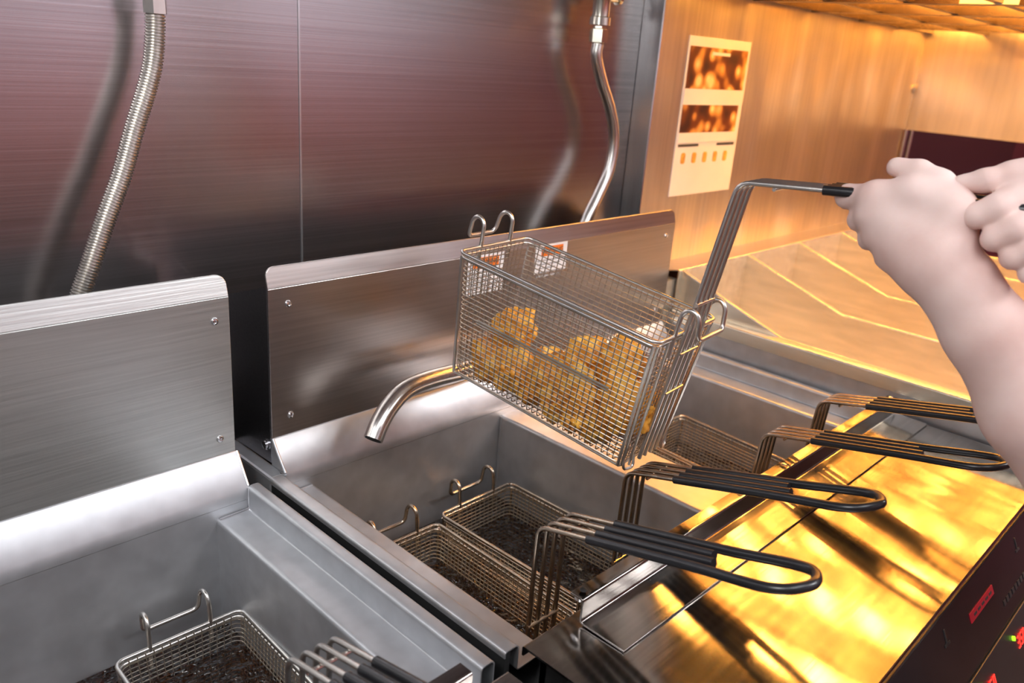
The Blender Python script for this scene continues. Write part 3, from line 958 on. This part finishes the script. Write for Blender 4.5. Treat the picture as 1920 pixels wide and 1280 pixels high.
# ------------------------------------------------------------------ person (only the arms reach the picture)
def sdf_mesh(caps, lo, hi, h, kblend):
    """surface of a smooth union of tapered capsules; caps: (a, b, ra, rb, k)"""
    lo = np.array(lo, float); hi = np.array(hi, float)
    nx, ny, nz = [int(math.ceil((hi[i] - lo[i]) / h)) + 1 for i in range(3)]
    X, Y, Z = np.meshgrid(lo[0] + h * np.arange(nx), lo[1] + h * np.arange(ny), lo[2] + h * np.arange(nz), indexing='ij')
    Pg = np.stack([X, Y, Z], -1).astype(np.float32)
    F = None
    for a, b_, ra, rb, k in caps:
        a = np.array(a, np.float32); b_ = np.array(b_, np.float32); ab = b_ - a
        t = np.clip(((Pg - a) @ ab) / max(float(ab @ ab), 1e-9), 0, 1)
        d = np.linalg.norm(Pg - a - t[..., None] * ab, axis=-1) - (ra + (rb - ra) * t)
        if F is None: F = d; continue
        k = k or kblend
        hh = np.clip(.5 + .5 * (F - d) / k, 0, 1)
        F = F * (1 - hh) + d * hh - k * hh * (1 - hh)
    # surface nets
    ins = F < 0
    c = [ins[i:nx - 1 + i, j:ny - 1 + j, l:nz - 1 + l] for i in (0, 1) for j in (0, 1) for l in (0, 1)]
    tot = sum(q.astype(np.int8) for q in c)
    cell = (tot > 0) & (tot < 8)
    idx = -np.ones(cell.shape, np.int64); ci = np.argwhere(cell); idx[cell] = np.arange(len(ci))
    acc = np.zeros((len(ci), 3)); cnt = np.zeros(len(ci))
    offs = [(i, j, l) for i in (0, 1) for j in (0, 1) for l in (0, 1)]
    for p in range(8):
        for q in range(p + 1, 8):
            if sum(abs(offs[p][m] - offs[q][m]) for m in range(3)) != 1: continue
            A = ci + offs[p]; Bq = ci + offs[q]
            fa = F[A[:, 0], A[:, 1], A[:, 2]]; fb = F[Bq[:, 0], Bq[:, 1], Bq[:, 2]]
            s_ = (fa < 0) != (fb < 0)
            tt = np.where(s_, fa / np.where(s_, fa - fb, 1), 0)[:, None]
            acc += np.where(s_[:, None], A + (Bq - A) * tt, 0); cnt += s_
    verts = lo + h * acc / cnt[:, None]
    faces = []
    for ax in range(3):
        o1 = [0, 0, 0]; o1[ax] = 1
        sl0 = ins[:nx - o1[0], :ny - o1[1], :nz - o1[2]]; sl1 = ins[o1[0]:, o1[1]:, o1[2]:]
        ed = np.argwhere(sl0 != sl1)
        u, v = [(1, 2), (2, 0), (0, 1)][ax]
        ok = (ed[:, u] > 0) & (ed[:, v] > 0) & (ed[:, u] < cell.shape[u]) & (ed[:, v] < cell.shape[v])
        ed = ed[ok]
        du = np.zeros(3, int); du[u] = 1; dv = np.zeros(3, int); dv[v] = 1
        q = [idx[tuple((ed - s1).T)] for s1 in (du * 0, du, du + dv, dv)]
        fl_ = sl0[tuple(ed.T)]
        qs = np.stack(q, 1); qs[~fl_] = qs[~fl_][:, ::-1]
        faces.append(qs)
    return verts, np.concatenate(faces)


def sdf_object(parts, name, mat, parent=None):
    vs = []; fs = []; o = 0
    for v, f in parts:
        vs.append(v); fs.append(f + o); o += len(v)
    m = bpy.data.meshes.new(name)
    m.from_pydata(np.concatenate(vs).tolist(), [], np.concatenate(fs).tolist())
    m.polygons.foreach_set('use_smooth', [True] * len(m.polygons)); m.materials.append(mat)
    ob = bpy.data.objects.new(name, m); COL.objects.link(ob)
    if parent: ob.parent = parent
    sm = ob.modifiers.new('smooth', 'SMOOTH'); sm.iterations = 3; sm.factor = .5
    return ob


def bounds(caps, pad):
    a = np.array([c[0] for c in caps] + [c[1] for c in caps]); r = max(max(c[2], c[3]) for c in caps) + pad
    return a.min(0) - r, a.max(0) + r


K = .010
WR = (.909, .231, 1.307)          # left wrist
EL = (.990, .045, 1.075)          # left elbow
FA1, FA2 = (.918, .198, 1.268), (.940, .140, 1.190)
HB_ = (.903, .259, 1.330)
hand = [
    (EL, FA2, .052, .046, .02), (FA2, FA1, .046, .0385, .02), (FA1, WR, .0385, .0345, .02), (WR, HB_, .0345, .038, .02),
    # back of the hand: heel to each knuckle
    (HB_, (.895, .327, 1.381), .034, .0160, .016), (HB_, (.893, .324, 1.362), .034, .0155, .016),
    (HB_, (.896, .313, 1.342), .033, .0150, .014), (HB_, (.901, .298, 1.323), .031, .0140, .014),
    ((.894, .322, 1.385), (.897, .290, 1.392), .0150, .0170, .012), ((.897, .290, 1.392), (.903, .258, 1.382), .0170, .024, .014),
    ((.905, .262, 1.350), (.898, .300, 1.366), .034, .020, .014),
    # thumb along the top of the handle
    ((.908, .250, 1.375), (.911, .272, 1.402), .024, .0165, .014), ((.911, .272, 1.402), (.912, .294, 1.412), .0155, .0130, .006), ((.912, .294, 1.412), (.912, .317, 1.414), .0125, .0105, .005),
    # index
    ((.895, .331, 1.382), (.911, .361, 1.376), .0138, .0136, .005), ((.911, .361, 1.376), (.938, .352, 1.366), .0120, .0105, .005), ((.938, .352, 1.366), (.948, .334, 1.366), .0100, .0086, .004),
    # middle
    ((.893, .328, 1.362), (.908, .342, 1.354), .0135, .0125, .006), ((.908, .342, 1.354), (.937, .338, 1.350), .0118, .0102, .005), ((.937, .338, 1.350), (.948, .320, 1.358), .0098, .0084, .004),
    # ring
    ((.896, .317, 1.341), (.910, .328, 1.335), .0126, .0116, .006), ((.910, .328, 1.335), (.937, .322, 1.336), .0110, .0098, .005), ((.937, .322, 1.336), (.944, .304, 1.347), .0094, .0080, .004),
    # little
    ((.902, .301, 1.321), (.915, .309, 1.317), .0112, .0104, .006), ((.915, .309, 1.317), (.936, .302, 1.322), .0096, .0086, .005), ((.936, .302, 1.322), (.940, .288, 1.332), .0082, .0070, .004),
]
WR2 = (.962, .150, 1.410)
EL2 = (1.150, -.030, 1.200)
hand2 = [
    (EL2, (1.05, .065, 1.31), .048, .040, .02), ((1.05, .065, 1.31), WR2, .040, .029, .02),
    (WR2, (.938, .205, 1.421), .026, .0140, .014), (WR2, (.935, .190, 1.408), .027, .0140, .014), (WR2, (.934, .172, 1.392), .026, .0135, .014), (WR2, (.936, .158, 1.376), .025, .0125, .014),
    # thumb
    ((.950, .185, 1.422), (.930, .215, 1.419), .019, .0140, .012), ((.930, .215, 1.419), (.916, .232, 1.413), .0130, .0118, .006), ((.916, .232, 1.413), (.911, .251, 1.407), .0114, .0094, .005),
    # the palm beyond the grip
    ((.945, .190, 1.408), (.938, .160, 1.378), .020, .018, .014),
    # index, middle, ring, little: over the grip toward the camera
    ((.930, .196, 1.408), (.903, .212, 1.390), .0155, .0145, .006), ((.903, .212, 1.390), (.897, .228, 1.380), .0142, .0128, .005), ((.897, .228, 1.380), (.915, .234, 1.372), .0118, .0100, .004),
    ((.928, .178, 1.392), (.900, .191, 1.373), .0150, .0142, .006), ((.900, .191, 1.373), (.896, .206, 1.362), .0138, .0124, .005), ((.896, .206, 1.362), (.914, .212, 1.357), .0116, .0100, .004),
    ((.928, .162, 1.376), (.902, .174, 1.357), .0140, .0132, .006), ((.902, .174, 1.357), (.898, .187, 1.347), .0126, .0114, .005), ((.898, .187, 1.347), (.914, .193, 1.344), .0106, .0094, .004),
    ((.930, .150, 1.364), (.905, .158, 1.343), .0122, .0114, .006), ((.905, .158, 1.343), (.903, .170, 1.334), .0110, .0100, .005), ((.903, .170, 1.334), (.917, .175, 1.332), .0094, .0080, .004),
]
SL, SR = (1.04, -.20, 1.36), (1.40, -.20, 1.36)
torso = [((1.22, -.20, 1.02), (1.22, -.20, 1.34), .115, .125, .08), ((1.12, -.20, 1.05), (1.10, -.20, 1.30), .09, .10, .08), ((1.32, -.20, 1.05), (1.34, -.20, 1.30), .09, .10, .08),
         (SL, EL, .055, .048, .04), (SR, EL2, .055, .048, .04), ((1.22, -.20, 1.38), (1.22, -.18, 1.50), .058, .055, .04),
         ((1.22, -.165, 1.62), (1.22, -.155, 1.56), .083, .070, .04), ((1.22, -.10, 1.535), (1.22, -.105, 1.55), .040, .045, .03), ((1.22, -.072, 1.585), (1.22, -.082, 1.615), .014, .010, .012),
         ((1.135, -.165, 1.575), (1.135, -.170, 1.605), .012, .014, .01), ((1.305, -.165, 1.575), (1.305, -.170, 1.605), .012, .014, .01),
         ((1.14, -.20, .96), (1.13, -.20, .50), .09, .06, .06), ((1.30, -.20, .96), (1.31, -.20, .50), .09, .06, .06), ((1.13, -.20, .50), (1.13, -.21, .10), .057, .038, .03), ((1.31, -.20, .50), (1.31, -.21, .10), .057, .038, .03)]
PE = thing('person', 'person at the right edge gripping the lifted basket handle with both hands', 'person', (1.22, -.2, 0))
PE_in = Matrix.Translation((-1.22, .2, 0))
prt = []
for caps, h in ((hand, .0024), (hand2, .0024)):
    lo, hi = bounds(caps, .004); prt.append(sdf_mesh(caps, lo, hi, h, K))
lo, hi = bounds(torso, .01); prt.append(sdf_mesh(torso, lo, hi, .009, .04))
body = sdf_object(prt, 'body', MT['skin'], PE); body.location = (-1.22, .2, 0)
shirt = [(c[0], c[1], c[2] + .012, c[3] + .012, c[4]) for c in torso[:3]]
for Sx, Ex in ((SL, EL), (SR, EL2)):
    mid = tuple(Sx[i] + (Ex[i] - Sx[i]) * .55 for i in range(3)); shirt.append((Sx, mid, .070, .066, .04))
lo, hi = bounds(shirt, .01); sh = sdf_object([sdf_mesh(shirt, lo, hi, .010, .05)], 'shirt', MT['shirt'], PE); sh.location = (-1.22, .2, 0)
tr_ = [(c[0], c[1], c[2] + .012, c[3] + .016, c[4]) for c in torso[11:15]] + [((1.14, -.2, .98), (1.30, -.2, .98), .105, .105, .06)]
lo, hi = bounds(tr_, .01); q = sdf_object([sdf_mesh(tr_, lo, hi, .011, .05)], 'trousers', MT['trouser'], PE); q.location = (-1.22, .2, 0)
hr = [((1.22, -.178, 1.640), (1.22, -.195, 1.60), .084, .078, .03)]
lo, hi = bounds(hr, .01); q = sdf_object([sdf_mesh(hr, lo, hi, .009, .03)], 'hair', MT['hair'], PE); q.location = (-1.22, .2, 0)
for x in (1.13, 1.31):
    q = [((x, -.22, .045), (x, -.10, .035), .046, .034, .03)]
    lo, hi = bounds(q, .01); q = sdf_object([sdf_mesh(q, lo, hi, .009, .03)], 'shoe', MT['shoe'], PE); q.location = (-1.22, .2, 0)
for x in (1.19, 1.25):
    q = MB().lathe([(.003, -.012), (.009, -.008), (.0115, 0), (.009, .008), (.003, .012)], 12, (x - 1.22, -.088 + .2, 1.612)); q.build('eye', MT['white'], PE)
q = MB().tube(bez([(-.022, .124, 1.545), (0, .132, 1.543), (.022, .124, 1.545)], 4), .0045, 8); q.build('mouth', MT['red_label'], PE)
